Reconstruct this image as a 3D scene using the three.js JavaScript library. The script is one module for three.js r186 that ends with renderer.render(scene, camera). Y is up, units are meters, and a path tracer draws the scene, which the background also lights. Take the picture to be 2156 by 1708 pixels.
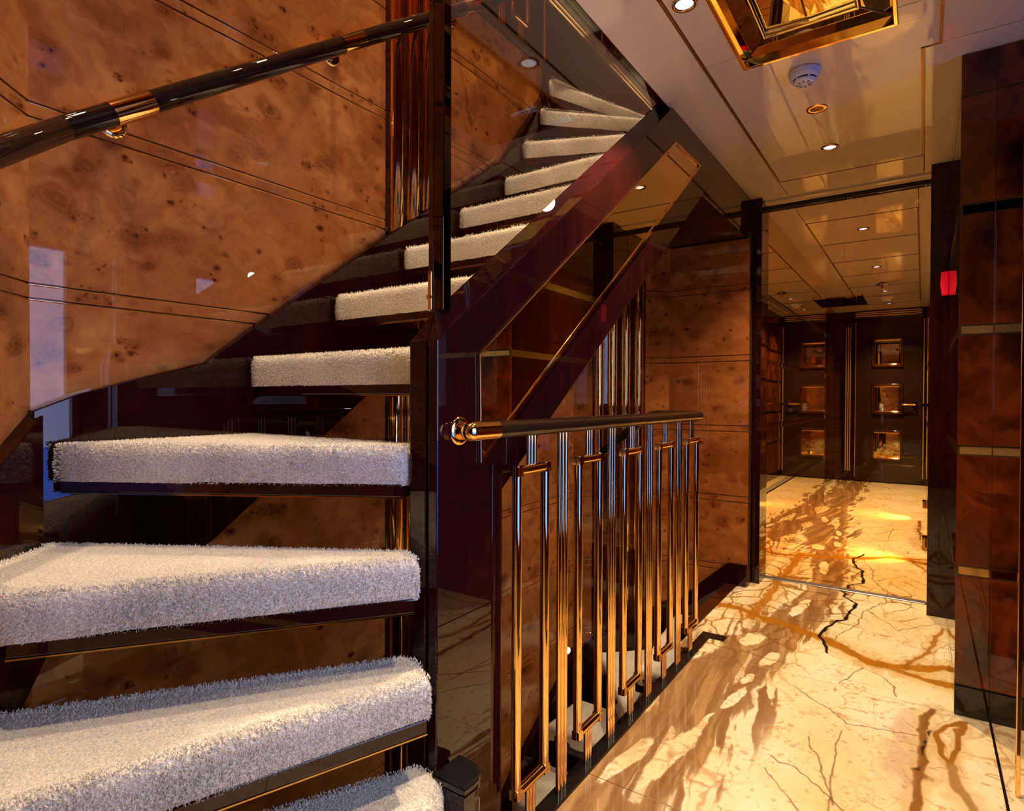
import * as THREE from 'three';
import { ImprovedNoise } from 'three/addons/math/ImprovedNoise.js';
import { mergeGeometries, mergeVertices, toCreasedNormals } from 'three/addons/utils/BufferGeometryUtils.js';
import { RoundedBoxGeometry } from 'three/addons/geometries/RoundedBoxGeometry.js';
import { RectAreaLightUniformsLib } from 'three/addons/lights/RectAreaLightUniformsLib.js';

RectAreaLightUniformsLib.init();
// ------------------------------------------------------------------ camera, sky, sun, exposure
const scene = new THREE.Scene();
const camera = new THREE.PerspectiveCamera(68.54, 2156 / 1708, 0.02, 400);
camera.rotation.order = 'YXZ';
camera.position.set(0, 1.05, 0);
camera.rotation.set(-0.01162, 0.60427, 0.0036);
scene.add(camera);

const renderer = new THREE.WebGLRenderer({ antialias: true });
renderer.toneMapping = THREE.LinearToneMapping;
renderer.toneMappingExposure = 1.0;
renderer.shadowMap.enabled = true;

const SKY = [2.7, 3.5, 6.1];
scene.background = new THREE.Color().setRGB(...SKY);

const sun = new THREE.DirectionalLight(new THREE.Color().setRGB(1, 0.93, 0.82), 22);
sun.position.set(-30, 34, 12);
sun.target.position.set(20, 0, -4);
sun.castShadow = true;
Object.assign(sun.shadow.camera, { left: -60, right: 60, top: 60, bottom: -60, near: 1, far: 200 });
scene.add(sun, sun.target);

const LAMP = 11, UPLAMP = 19, FARLAMP = 15, WARM = new THREE.Color().setRGB(1, 0.77, 0.5), WARM2 = new THREE.Color().setRGB(1, 0.78, 0.52);
function spot(x, y, z, tx, ty, tz, power, angle = 0.95, color = WARM, pen = 0.7) {
  const l = new THREE.SpotLight(color, power, 0, angle, pen, 2);
  l.position.set(x, y, z); l.target.position.set(tx, ty, tz);
  l.castShadow = true; l.shadow.radius = 1.6; l.shadow.mapSize.set(1024, 1024);
  scene.add(l, l.target);
}

// ------------------------------------------------------------------ helpers
let seed = 7;
const rnd = () => { seed = (seed * 1664525 + 1013904223) >>> 0; return seed / 4294967296; };
const noise = new ImprovedNoise();
const fbm = (x, y, z, o = 4) => { let a = 0, s = 0.5, f = 1; for (let i = 0; i < o; i++) { a += s * noise.noise(x * f, y * f, z + i * 7.3); s *= 0.5; f *= 2.03; } return a; };
const clamp = (v, a = 0, b = 1) => Math.min(b, Math.max(a, v));
const smooth = (a, b, x) => { const t = clamp((x - a) / (b - a)); return t * t * (3 - 2 * t); };
const mix = (a, b, t) => a + (b - a) * t;
const mix3 = (a, b, t) => [mix(a[0], b[0], t), mix(a[1], b[1], t), mix(a[2], b[2], t)];
const V = (x, y, z) => new THREE.Vector3(x, y, z);

function texture(w, h, f, srgb = true) {
  const d = new Uint8Array(w * h * 4);
  for (let j = 0; j < h; j++) for (let i = 0; i < w; i++) {
    const c = f((i + 0.5) / w, (j + 0.5) / h), k = (j * w + i) * 4;
    d[k] = clamp(c[0], 0, 255); d[k + 1] = clamp(c[1], 0, 255); d[k + 2] = clamp(c[2], 0, 255); d[k + 3] = 255;
  }
  const t = new THREE.DataTexture(d, w, h, THREE.RGBAFormat);
  t.wrapS = t.wrapT = THREE.RepeatWrapping; t.magFilter = THREE.LinearFilter; t.minFilter = THREE.LinearMipmapLinearFilter; t.generateMipmaps = true;
  if (srgb) t.colorSpace = THREE.SRGBColorSpace;
  t.needsUpdate = true;
  return t;
}

// uv in metres from the dominant normal of every face
function boxUV(g, off = [0, 0]) {
  g = g.index ? g.toNonIndexed() : g;
  const p = g.attributes.position, n = p.count, uv = new Float32Array(n * 2);
  const a = V(), b = V(), c = V(), e = V(), f = V();
  for (let i = 0; i < n; i += 3) {
    a.fromBufferAttribute(p, i); b.fromBufferAttribute(p, i + 1); c.fromBufferAttribute(p, i + 2);
    e.subVectors(b, a); f.subVectors(c, a); e.cross(f);
    const ax = Math.abs(e.x), ay = Math.abs(e.y), az = Math.abs(e.z);
    [a, b, c].forEach((q, k) => {
      let u, v;
      if (ay >= ax && ay >= az) { u = q.x; v = q.z; } else if (ax >= az) { u = q.z; v = q.y; } else { u = q.x; v = q.y; }
      uv[(i + k) * 2] = u + off[0]; uv[(i + k) * 2 + 1] = v + off[1];
    });
  }
  g.setAttribute('uv', new THREE.BufferAttribute(uv, 2));
  return g;
}
const clean = g => { g = g.index ? g.toNonIndexed() : g; for (const k of Object.keys(g.attributes)) if (!['position', 'normal', 'uv'].includes(k)) g.deleteAttribute(k); if (!g.attributes.uv) g.setAttribute('uv', new THREE.BufferAttribute(new Float32Array(g.attributes.position.count * 2), 2)); return g; };
const join = gs => { gs = (Array.isArray(gs) ? gs : [gs]).map(clean); return gs.length === 1 ? gs[0] : mergeGeometries(gs); };

const used = {};
function numbered(n) { if (!(n in used)) { used[n] = 0; return n; } used[n]++; return n + '_' + String(used[n]).padStart(3, '0'); }
function shade(m) { m.castShadow = true; m.receiveShadow = true; return m; }
function part(name, geos, mat, parent, label) {
  const m = shade(new THREE.Mesh(join(geos), mat)); m.name = numbered(name); parent.add(m);
  if (label) m.userData.label = label;
  return m;
}
function thing(name, label, category, at = [0, 0, 0], group) {
  const o = new THREE.Group(); o.name = numbered(name); o.position.set(...at); o.userData = { label, category };
  if (group) o.userData.group = group;
  scene.add(o); return o;
}
function struct(name, geos, mat, label) {
  const m = shade(new THREE.Mesh(join(geos), mat)); m.name = name; m.userData = { kind: 'structure' }; if (label) m.userData.label = label;
  scene.add(m); return m;
}
// shapes
function box(x0, x1, y0, y1, z0, z1, r = 0, off) {
  const w = Math.abs(x1 - x0), h = Math.abs(y1 - y0), d = Math.abs(z1 - z0);
  const g = r > 0 ? new RoundedBoxGeometry(w, h, d, 2, Math.min(r, w / 2.1, h / 2.1, d / 2.1)) : new THREE.BoxGeometry(w, h, d);
  g.translate((x0 + x1) / 2, (y0 + y1) / 2, (z0 + z1) / 2);
  return boxUV(g, off);
}
function extrude(pts, axis, a, b, bevel = 0, off, holes) {
  const map = axis === 'x' ? p => [-p[0], p[1]] : axis === 'y' ? p => [p[0], -p[1]] : p => p;
  const s = new THREE.Shape(pts.map(p => new THREE.Vector2(...map(p))));
  for (const h of holes || []) s.holes.push(new THREE.Path(h.map(p => new THREE.Vector2(...map(p)))));
  const d = Math.abs(b - a), lo = Math.min(a, b);
  const g = new THREE.ExtrudeGeometry(s, bevel ? { depth: d - 2 * bevel, bevelEnabled: true, bevelThickness: bevel, bevelSize: bevel, bevelOffset: -bevel, bevelSegments: 2, curveSegments: 10 } : { depth: d, bevelEnabled: false, curveSegments: 10 });
  if (bevel) g.translate(0, 0, bevel);
  g.translate(0, 0, lo);
  const m = new THREE.Matrix4();
  if (axis === 'x') m.makeBasis(V(0, 0, -1), V(0, 1, 0), V(1, 0, 0)); else if (axis === 'y') m.makeBasis(V(1, 0, 0), V(0, 0, -1), V(0, 1, 0));
  g.applyMatrix4(m);
  return boxUV(g, off);
}
function cyl(p, q, r, seg = 16, r2 = r, open = false) {
  const d = V().subVectors(q, p), g = new THREE.CylinderGeometry(r2, r, d.length(), seg, 1, open);
  g.applyQuaternion(new THREE.Quaternion().setFromUnitVectors(V(0, 1, 0), d.clone().normalize()));
  g.translate((p.x + q.x) / 2, (p.y + q.y) / 2, (p.z + q.z) / 2);
  return g;
}
function lathe(prof, seg = 32) { return new THREE.LatheGeometry(prof.map(p => new THREE.Vector2(...p)), seg); }
function tube(pts, r, n = 60, seg = 14, tension = 0.5) { return new THREE.TubeGeometry(new THREE.CatmullRomCurve3(pts, false, 'catmullrom', tension), n, r, seg, false); }
function sweepPoly(pts, r, bend = 0.05, seg = 16) {   // straight runs with rounded corners
  const path = new THREE.CurvePath(); let prev = pts[0];
  for (let i = 1; i < pts.length; i++) {
    if (i === pts.length - 1) { path.add(new THREE.LineCurve3(prev, pts[i])); break; }
    const a = pts[i].clone().add(prev.clone().sub(pts[i]).setLength(bend)), b = pts[i].clone().add(pts[i + 1].clone().sub(pts[i]).setLength(bend));
    path.add(new THREE.LineCurve3(prev, a)); path.add(new THREE.QuadraticBezierCurve3(a, pts[i], b)); prev = b;
  }
  return new THREE.TubeGeometry(path, 160, r, seg, false);
}

// ------------------------------------------------------------------ textures
function burlMap(base, light, dark, eyes, sd, size, px) {
  // eyes of the burl: clusters of dots in swirling grain; repeats at `size` metres
  const cl = []; seed = sd;
  for (let i = 0; i < eyes; i++) { const n = rnd() < 0.3 ? 0 : 1 + Math.floor(rnd() * rnd() * 12), x = rnd() * size, y = rnd() * size, R = 0.010 + rnd() * rnd() * 0.06, dots = []; for (let k = 0; k < n; k++) dots.push([x + (rnd() - 0.5) * R * 1.7, y + (rnd() - 0.5) * R, 0.0007 + rnd() * rnd() * rnd() * 0.0052, 0.35 + rnd() * 0.65]); cl.push({ x, y, R, dots, s: 0.2 + rnd() * 0.7 }); }
  const N = 24, grid = Array.from({ length: N * N }, () => []);
  cl.forEach(c => { for (let dx = -2; dx <= 2; dx++) for (let dy = -2; dy <= 2; dy++) { const gx = ((Math.floor(c.x / size * N) + dx) % N + N) % N, gy = ((Math.floor(c.y / size * N) + dy) % N + N) % N; const l = grid[gy * N + gx]; if (!l.includes(c)) l.push(c); } });
  const wrap = d => d - size * Math.round(d / size);
  const P2 = 6.28318;
  return texture(px, px, (u, v) => {
    // blend two offset noises so that it tiles
    const x = u * size, y = v * size;
    const tile = (f, sc, o, k) => { const wx = smooth(0.85, 1, u), wy = smooth(0.85, 1, v); const n = (a, b) => fbm(a * sc, b * sc, k, o); let r0 = n(x, y); if (wx > 0) r0 = mix(r0, n(x - size, y), wx); if (wy > 0) { let r1 = n(x, y - size); if (wx > 0) r1 = mix(r1, n(x - size, y - size), wx); r0 = mix(r0, r1, wy); } return r0; };
    const w1 = tile(0, 3.2, 3, sd * 0.13), w2 = tile(0, 9, 3, sd * 0.31 + 5);
    const ph = w1 * 4.2 + w2 * 0.9, fr = ph - Math.floor(ph), line = smooth(0.0, 0.015, fr) * smooth(0.07, 0.015, fr);   // contour lines of the grain
    const fine = tile(0, 60, 2, sd + 2.5);
    const cloud = fbm(x * 3.5 + w1 * 2.2, y * 9 + w2 * 1.6, sd + 9.1, 4) * smooth(0, 0.08, u) * smooth(1, 0.92, u) * smooth(0, 0.08, v) * smooth(1, 0.92, v);
    let c = mix3(base, light, clamp(0.48 + cloud * 1.3 + w2 * 0.6));
    c = mix3(c, dark, clamp(0.10 + line * 0.12 + fine * 0.16 - cloud * 0.35 + w2 * 0.4 + w1 * 0.35));
    const l = grid[Math.min(N - 1, Math.floor(v * N)) * N + Math.min(N - 1, Math.floor(u * N))];
    for (const q of l) {
      const dx = wrap(x - q.x), dy = wrap(y - q.y) * 1.35, r = Math.hypot(dx, dy) / q.R * (1 + w2 * 1.1);
      if (r < 1.5) {
        const ring = 0.5 + 0.5 * Math.sin(r * 15 + w2 * 12 + fine * 5);
        c = mix3(c, dark, smooth(1.25, 0.2, r) * (0.34 + 0.36 * ring) * q.s);
        for (const d of q.dots) { const e = Math.hypot(wrap(x - d[0]), wrap(y - d[1])) * (1 + fine * 0.8); c = mix3(c, dark.map(k => k * 0.30), smooth(d[2] * 1.7, d[2] * 0.5, e) * d[3]); c = mix3(c, dark, smooth(d[2] * 5, d[2], e) * 0.35); }
      }
    }
    return c;
  });
}
const BS = 1.3;
const burlTex = burlMap([180, 104, 46], [214, 140, 72], [98, 44, 15], 250, 11, BS, 1536); burlTex.repeat.set(1 / BS, 1 / BS);
const walnutTex = texture(768, 1024, (u, v) => {
  const w = fbm(u * 3, v * 4, 3, 4), s = fbm(u * 26, v * 3.0, 8, 4), k = fbm(u * 6 + w * 2, v * 7 + w * 3, 1, 5);
  let c = mix3([78, 28, 9], [132, 56, 17], clamp(0.4 + k * 1.6 + s * 0.4));
  return mix3(c, [20, 9, 5], clamp(smooth(0.05, 0.5, fbm(u * 5 + 9, v * 6 + w, 5, 4)) * 0.9 + s * 0.35));
}); walnutTex.repeat.set(1 / 0.8, 1 / 1.1);
const mahTex = texture(256, 512, (u, v) => { const s = fbm(u * 40, v * 3, 4, 3), w = fbm(u * 5, v * 2, 7, 3); return mix3([30, 7, 9], [52, 14, 11], clamp(0.45 + s * 0.8 + w * 0.8)); }); mahTex.repeat.set(2, 1);
const rowanTex = texture(512, 512, (u, v) => { const s = fbm(u * 5, v * 44, 4, 3), w = fbm(u * 4, v * 9, 2, 3); return mix3([48, 20, 9], [84, 38, 16], clamp(0.5 + s * 0.8 + w * 0.9)); }); rowanTex.repeat.set(1, 1);

// marble: x across the corridor, z along it; mirrored at the threshold like the book-matched slabs
const MX = 1.3, MX0 = -0.95, MZ0 = -3.73, ML = 3.9;
function segDist(x, z, l) { let best = 9, t0 = 0, L = 0; for (let i = 0; i + 1 < l.length; i++) { const [ax, az] = l[i], [bx, bz] = l[i + 1], dx = bx - ax, dz = bz - az, m = dx * dx + dz * dz, t = clamp(((x - ax) * dx + (z - az) * dz) / m), d = Math.hypot(x - ax - dx * t, z - az - dz * t); if (d < best) { best = d; t0 = L + t; } L++; } return [best, t0 / Math.max(1, l.length - 1)]; }
const VEIN = {
  broad: [[-0.72, -0.9], [-0.69, -1.35], [-0.66, -1.5], [-0.645, -1.71], [-0.63, -1.92], [-0.60, -2.27], [-0.55, -2.64], [-0.5, -2.95], [-0.46, -3.37], [-0.42, -3.73]],
  ochre: [[-0.9, -3.13], [-0.68, -3.04], [-0.5, -3.0], [-0.34, -2.917], [-0.25, -2.85], [-0.165, -2.775], [-0.09, -2.78], [0.11, -2.886], [0.4, -2.9]],
  ochre2: [[-0.165, -2.773], [-0.04, -2.735], [0.1, -2.72], [0.35, -2.66]],
  ochre3: [[-0.67, -3.0], [-0.671, -3.35], [-0.68, -3.73]],
  crack: [[-0.352, -3.73], [-0.332, -3.607], [-0.274, -3.523], [-0.293, -3.27], [-0.358, -3.068], [-0.365, -2.939], [-0.329, -2.849], [-0.314, -2.752]],
  v1: [[0.04, -2.474], [0.025, -2.31], [0.01, -2.155], [0, -2.02], [-0.005, -1.835], [-0.02, -1.2]],
  v2: [[0.121, -2.453], [0.059, -2.304], [0.06, -2.164], [0.076, -2.115], [0.111, -2.226], [0.121, -2.453]],
  v3: [[0.076, -2.115], [0.076, -2.035], [0.1, -1.9], [0.12, -1.3]],
  v4: [[0.08, -3.35], [0.03, -3.065], [-0.02, -2.876], [-0.06, -2.78]],
};
const THIN = [[[-0.173, -3.635], [-0.209, -3.477], [-0.271, -3.087], [-0.308, -2.94]], [[-0.208, -3.453], [-0.122, -3.322], [-0.067, -3.209], [-0.002, -3.362], [0.077, -3.418], [0.2, -3.4]], [[-0.17, -2.691], [-0.206, -2.59], [-0.245, -2.492]], [[-0.164, -2.68], [-0.109, -2.644], [-0.07, -2.574], [-0.054, -2.482]], [[-0.368, -1.805], [-0.309, -1.721], [-0.2, -1.55]], [[-0.368, -1.883], [-0.266, -1.843], [-0.1, -1.7]], [[-0.288, -2.042], [-0.234, -1.941], [-0.17, -1.75]], [[-0.199, -2.144], [-0.197, -1.984], [-0.176, -1.7]], [[-0.38, -2.4], [-0.2, -2.2], [0.0, -2.25]]];
const along = z => { const l = VEIN.broad; if (z >= l[0][1]) return l[0][0]; for (let i = 0; i + 1 < l.length; i++) if (z <= l[i][1] && z >= l[i + 1][1]) return mix(l[i + 1][0], l[i][0], (z - l[i + 1][1]) / (l[i][1] - l[i + 1][1])); return l[l.length - 1][0]; };
const LENS = [[-0.605, -1.70, 0.036, 0.21], [-0.535, -2.16, 0.022, 0.12], [-0.535, -2.33, 0.02, 0.06], [-0.70, -1.62, 0.03, 0.16], [-0.60, -2.74, 0.05, 0.10], [-0.50, -2.56, 0.03, 0.10], [-0.575, -1.93, 0.012, 0.10], [-0.50, -3.30, 0.03, 0.2], [-0.57, -3.45, 0.035, 0.16]];
const cells = []; seed = 99; for (let i = 0; i < 260; i++) cells.push([MX0 + rnd() * MX, MZ0 + rnd() * ML]);
const cellGrid = {}; for (const q of cells) for (let i = -1; i <= 1; i++) for (let j = -1; j <= 1; j++) { const k = (Math.floor(q[0] / 0.16) + i) + ',' + (Math.floor(q[1] / 0.26) + j); (cellGrid[k] ||= []).push(q); }
const near = (x, z) => cellGrid[Math.floor(x / 0.16) + ',' + Math.floor(z / 0.26)] || [];
const marbleTex = texture(832, 2048, (u, v) => {
  const x0 = MX0 + u * MX, z0 = MZ0 + v * ML;
  const wa = fbm(x0 * 4, z0 * 2.4, 1, 4), wb = fbm(x0 * 4 + 7, z0 * 2.4, 2, 4), wc = fbm(x0 * 17, z0 * 11, 3, 3), wd = fbm(x0 * 17 + 3, z0 * 11, 4, 3);
  const x = x0 + wa * 0.05 + wc * 0.018, z = z0 + wb * 0.09 + wd * 0.03;
  let c = mix3([250, 231, 190], [240, 205, 146], clamp(0.35 + fbm(x0 * 2.6, z0 * 1.9, 9, 4) * 1.9));
  c = mix3(c, [252, 242, 220], smooth(0.1, 0.5, fbm(x0 * 5, z0 * 4, 12, 3)) * 0.7);
  const taupe = [158, 116, 72], ochre = [176, 108, 22], umber = [120, 74, 36], ink = [34, 22, 16];
  // broad taupe drift, streaked lengthwise, with long cream lenses left in it
  const cx = along(z0), sd = x0 - cx + wa * 0.09 + wc * 0.012, halfL = 0.16 + 0.05 * fbm(z0 * 1.3, 5, 4, 2) - 0.06 * smooth(-2.7, -3.4, z0), halfR = 0.10 + 0.06 * fbm(z0 * 1.7, 9, 4, 2) + 0.03 * smooth(-2.8, -2.2, z0);
  const half = sd < 0 ? halfL : halfR, rel = Math.abs(sd) / half;
  const sx = x0 - z0 * 0.10 + wa * 0.05, str = fbm(sx * 22, z0 * 1.7 + wb * 1.0, 21, 4), isl = fbm(sx * 13 + 3, z0 * 1.5 + wb * 0.8, 30, 3), hair = fbm(sx * 70, z0 * 4, 41, 3);
  let k = smooth(1.05, 0.8, rel + str * 0.7) * (1 - smooth(0.13, 0.22, isl + hair * 0.15) * 0.9); k = Math.max(k, smooth(1.9, 1.0, rel) * smooth(0.10, 0.24, str) * 0.85);
  for (const [ex, ez, rx, rz] of LENS) { const e = Math.hypot((x0 - ex - (z0 - ez) * -0.12 + wc * 0.02) / rx, (z0 - ez + wd * 0.05) / rz); k *= smooth(0.8, 1.05, e + hair * 0.25); }
  const tone = clamp(0.24 + str * 1.3 + hair * 0.8);
  c = mix3(c, mix3(mix3(taupe, [186, 140, 88], smooth(0.05, 0.3, -str)), umber, tone), clamp(k) * 0.94);
  const rim = k * (1 - k) * 4; c = mix3(c, umber, clamp(rim) * 0.45);
  // fine dendritic veins, mostly in the far part and at the fringe of the drift
  let f1 = 9, f2 = 9; const px = x + str * 0.02 + hair * 0.006, pz = z * 0.62;
  for (const q of near(x, z)) { const e = (px - q[0]) ** 2 + (pz - q[1] * 0.62) ** 2; if (e < f1) { f2 = f1; f1 = e; } else if (e < f2) f2 = e; }
  const edge = Math.sqrt(f2) - Math.sqrt(f1), zone = clamp(smooth(0.05, 0.35, fbm(x0 * 2.2 + 4, z0 * 1.5, 44, 3)) * 0.55 + smooth(2.6, 1.1, rel) * 0.75 * smooth(-2.0, -2.9, z0) + smooth(-0.62, -0.72, x0) * smooth(-2.5, -2.8, z0) + smooth(-3.2, -3.5, z0) * smooth(-0.1, 0.25, fbm(x0 * 4, z0 * 3, 77, 2) + 0.1) * 0.9);
  c = mix3(c, mix3(umber, ochre, clamp(0.3 + wa * 1.5)), smooth(0.010 + 0.012 * Math.abs(wc), 0.001, edge) * 0.8 * zone);
  for (const [n, w, col, a] of [['ochre', 0.042, ochre, 0.95], ['ochre2', 0.03, ochre, 0.9], ['ochre3', 0.034, ochre, 0.85], ['v1', 0.017, umber, 0.9], ['v2', 0.014, [150, 92, 30], 0.9], ['v3', 0.02, taupe, 0.8], ['v4', 0.012, [164, 100, 36], 0.8]]) {
    const [d] = segDist(x, z, VEIN[n]), ww = w * (0.75 + 0.9 * Math.abs(wc + wd));
    c = mix3(c, mix3(col, umber, clamp(str * 1.5)), smooth(ww, ww * 0.45, d) * a);
    c = mix3(c, ochre, smooth(ww * 3.2, ww, d) * 0.22);
  }
  { const a1 = Math.abs(fbm(x0 * 5 + wc * 0.6, z0 * 3.2 + 11, 83, 4)), a2 = Math.abs(fbm(x0 * 9 + 5, z0 * 5 + wd, 91, 4)); c = mix3(c, [172, 118, 62], smooth(0.022, 0.002, a1) * 0.5 * smooth(-0.15, 0.2, wb + 0.1)); c = mix3(c, [196, 138, 70], smooth(0.02, 0.002, a2) * 0.35 * smooth(-0.1, 0.25, wa + 0.08)); }
  for (const t of THIN) { const [d] = segDist(x, z, t); c = mix3(c, [118, 84, 60], smooth(0.0045, 0.001, d) * 0.65); }
  const pink = wb * 0.12 + Math.abs(wc) * 0.08 + segDist(x, z, [[-0.02, -2.40], [-0.032, -2.22], [-0.032, -1.885], [-0.03, -1.5]])[0]; c = mix3(c, [200, 160, 132], smooth(0.055, 0.005, pink) * 0.55);
  const [dk, tk] = segDist(x0 + wc * 0.02, z0 + wd * 0.04, VEIN.crack); c = mix3(c, ink, smooth(0.011 - 0.003 * tk, 0.004, dk) * 0.95);
  const bl = segDist(x0 + wc * 0.03, z0 + wd * 0.05, [[0.028, -2.3], [0.012, -2.18], [0.0, -2.03]])[0]; c = mix3(c, ink, smooth(0.008, 0.002, bl) * 0.8 * smooth(0, 0.2, wc + 0.1));
  c = mix3(c, [150, 112, 78], smooth(0.24, 0.42, Math.abs(fbm(x0 * 34, z0 * 34, 61, 2)) + 0.02) * 0.35);
  return c;
});
marbleTex.wrapS = THREE.MirroredRepeatWrapping; marbleTex.wrapT = THREE.MirroredRepeatWrapping;
marbleTex.repeat.set(1 / MX, 1 / ML); marbleTex.offset.set(-MX0 / MX, -MZ0 / ML);

const pileTex = texture(512, 512, (u, v) => { const a = fbm(u * 60, v * 60, 3, 3), b = fbm(u * 150, v * 150, 7, 2); const g = 128 + a * 150 + b * 110; return [g, g, g]; }, false); pileTex.repeat.set(3, 3);
const carpetTex = texture(512, 512, (u, v) => { const a = fbm(u * 5, v * 5, 3, 4), b = fbm(u * 90, v * 90, 5, 2); const k = 1 + a * 0.10 + b * 0.28; return [226 * k, 214 * k, 196 * k]; }); carpetTex.repeat.set(2, 2);
const grilleTex = texture(64, 64, (u, v) => { const d = Math.hypot((u * 8) % 1 - 0.5, (v * 8) % 1 - 0.5); return d < 0.3 ? [40, 26, 6] : [176, 118, 30]; }); grilleTex.repeat.set(40, 40);

// ------------------------------------------------------------------ materials
const phys = o => new THREE.MeshPhysicalMaterial({ roughness: 0.6, specularIntensity: 0.0, clearcoat: 1, clearcoatRoughness: 0.006, ...o });
const lin = (r, g, b) => new THREE.Color().setRGB(r, g, b);
const M = {
  burl: phys({ map: burlTex, name: 'burl' }),
  walnut: phys({ map: walnutTex, name: 'walnut' }),
  mahogany: phys({ map: mahTex, name: 'mahogany' }),
  brownwood: phys({ map: rowanTex, name: 'brownwood' }),
  black: phys({ color: lin(0.012, 0.009, 0.008), name: 'black' }),
  rail: phys({ color: lin(0.02, 0.009, 0.005), name: 'rail' }),
  ceiling: phys({ color: lin(0.72, 0.58, 0.39), roughness: 0.6, name: 'ceiling' }),
  gold: new THREE.MeshPhysicalMaterial({ color: lin(0.95, 0.60, 0.22), metalness: 1, roughness: 0.06, name: 'gold' }),
  bronze: new THREE.MeshPhysicalMaterial({ color: lin(0.50, 0.30, 0.12), metalness: 1, roughness: 0.1, name: 'bronze' }),
  mirror: new THREE.MeshPhysicalMaterial({ color: lin(0.88, 0.74, 0.36), metalness: 1, roughness: 0.01, name: 'mirror' }),
  greymirror: new THREE.MeshPhysicalMaterial({ color: lin(0.66, 0.52, 0.33), metalness: 1, roughness: 0.02, name: 'greymirror' }),
  steel: new THREE.MeshPhysicalMaterial({ color: lin(0.55, 0.52, 0.48), metalness: 1, roughness: 0.3, name: 'steel' }),
  marble: phys({ map: marbleTex, roughness: 0.4, name: 'marble' }),
  carpet: new THREE.MeshPhysicalMaterial({ map: carpetTex, roughness: 0.95, specularIntensity: 0.1, sheen: 0.3, sheenColor: lin(0.9, 0.85, 0.75), sheenRoughness: 0.6, bumpMap: pileTex, bumpScale: 0.004, name: 'carpet' }),
  pile: new THREE.MeshPhysicalMaterial({ color: lin(0.78, 0.69, 0.56), roughness: 0.95, specularIntensity: 0.1, name: 'pile' }),
  glass: new THREE.MeshPhysicalMaterial({ color: lin(0.93, 0.92, 0.9), transmission: 1, thickness: 0, roughness: 0, ior: 1.52, name: 'glass' }),
  white: new THREE.MeshPhysicalMaterial({ color: lin(0.72, 0.70, 0.72), roughness: 0.35, name: 'white' }),
  dark: new THREE.MeshPhysicalMaterial({ color: lin(0.02, 0.02, 0.02), roughness: 0.5, name: 'dark' }),
  lens: new THREE.MeshPhysicalMaterial({ color: lin(0.3, 0.3, 0.3), emissive: lin(0.80, 0.86, 1), emissiveIntensity: 1.1, roughness: 0.4, name: 'lens' }),
  grille: new THREE.MeshPhysicalMaterial({ map: grilleTex, metalness: 0.6, roughness: 0.4, name: 'grille' }),
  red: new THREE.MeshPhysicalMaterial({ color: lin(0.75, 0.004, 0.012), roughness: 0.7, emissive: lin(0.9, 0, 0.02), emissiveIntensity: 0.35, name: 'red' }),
  hill: new THREE.MeshPhysicalMaterial({ color: lin(0.34, 0.37, 0.58), roughness: 1, name: 'hill' }),
  sea: new THREE.MeshPhysicalMaterial({ color: lin(0.01, 0.14, 0.72), roughness: 0.6, name: 'sea' }),
};
M.amberlens = new THREE.MeshPhysicalMaterial({ color: lin(0.3, 0.2, 0.05), emissive: lin(1, 0.6, 0.2), emissiveIntensity: 1.5, name: 'amberlens' });
M.satin = new THREE.MeshPhysicalMaterial({ color: lin(0.80, 0.45, 0.12), metalness: 0.75, roughness: 0.38, name: 'satin' });
M.postdark = new THREE.MeshPhysicalMaterial({ color: lin(0.10, 0.062, 0.03), metalness: 1, roughness: 0.03, name: 'postdark' });
M.marbleLampTint = phys({ map: marbleTex, color: lin(0.92, 0.74, 0.44), roughness: 0.4, name: 'marbleLampTint' });  // amber glow of the far corridor lamps tinted into the stone colour
M.inlay = new THREE.MeshPhysicalMaterial({ color: lin(0.30, 0.15, 0.045), metalness: 0.7, roughness: 0.25, name: 'inlay' });
M.doorwood = phys({ color: lin(0.030, 0.011, 0.005), name: 'doorwood' });
M.groove = phys({ color: lin(0.09, 0.045, 0.014), name: 'groove' });
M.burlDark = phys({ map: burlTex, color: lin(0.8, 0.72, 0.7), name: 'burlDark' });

// ------------------------------------------------------------------ setting: floor, ceiling, walls
const CE = 2.19, BAND = [-0.710, -0.311, 0.088, 0.484, 0.883, 1.282, 1.680, 2.078, 2.476];   // middles of the inlay bands
const floor = struct('floor', [box(-0.80, 1.0, -0.32, -0.022, -2.64, 1.7), box(-0.915, 1.0, -0.32, -0.022, -8.95, -2.64)], M.black);
for (const [z1, z0] of [[1.7, 0.49], [0.488, -0.498], [-0.5, -1.486], [-1.488, -2.474], [-2.476, -3.708], [-3.762, -4.93], [-4.932, -5.92], [-5.922, -6.91], [-6.912, -7.9], [-7.902, -8.86]]) {
  const far = z0 < -2.6;
  part('marble_tile', box(far ? (z1 < -3 ? -0.95 : -0.853) : -0.760, 1.0, -0.022, 0, z0, z1, 0.0008), z1 < -3.73 ? M.marbleLampTint : M.marble, floor);
}
struct('trim_1', box(-0.79, 0.02, -0.02, 0.006, -3.762, -3.708, 0.002), M.steel);
struct('trim_2', [box(-0.806, -0.761, -0.2, 0.006, -2.64, -0.2, 0.002), box(-0.806, -0.70, -0.2, 0.0055, -2.69, -2.635, 0.002)], M.black);
struct('trim_3', box(-0.918, -0.854, -0.2, 0.004, -3.57, -2.66, 0.002), M.brownwood);
struct('trim_4', [box(0.186, 0.193, -0.01, 0.002, -2.468, 0.5)], M.black);

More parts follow.
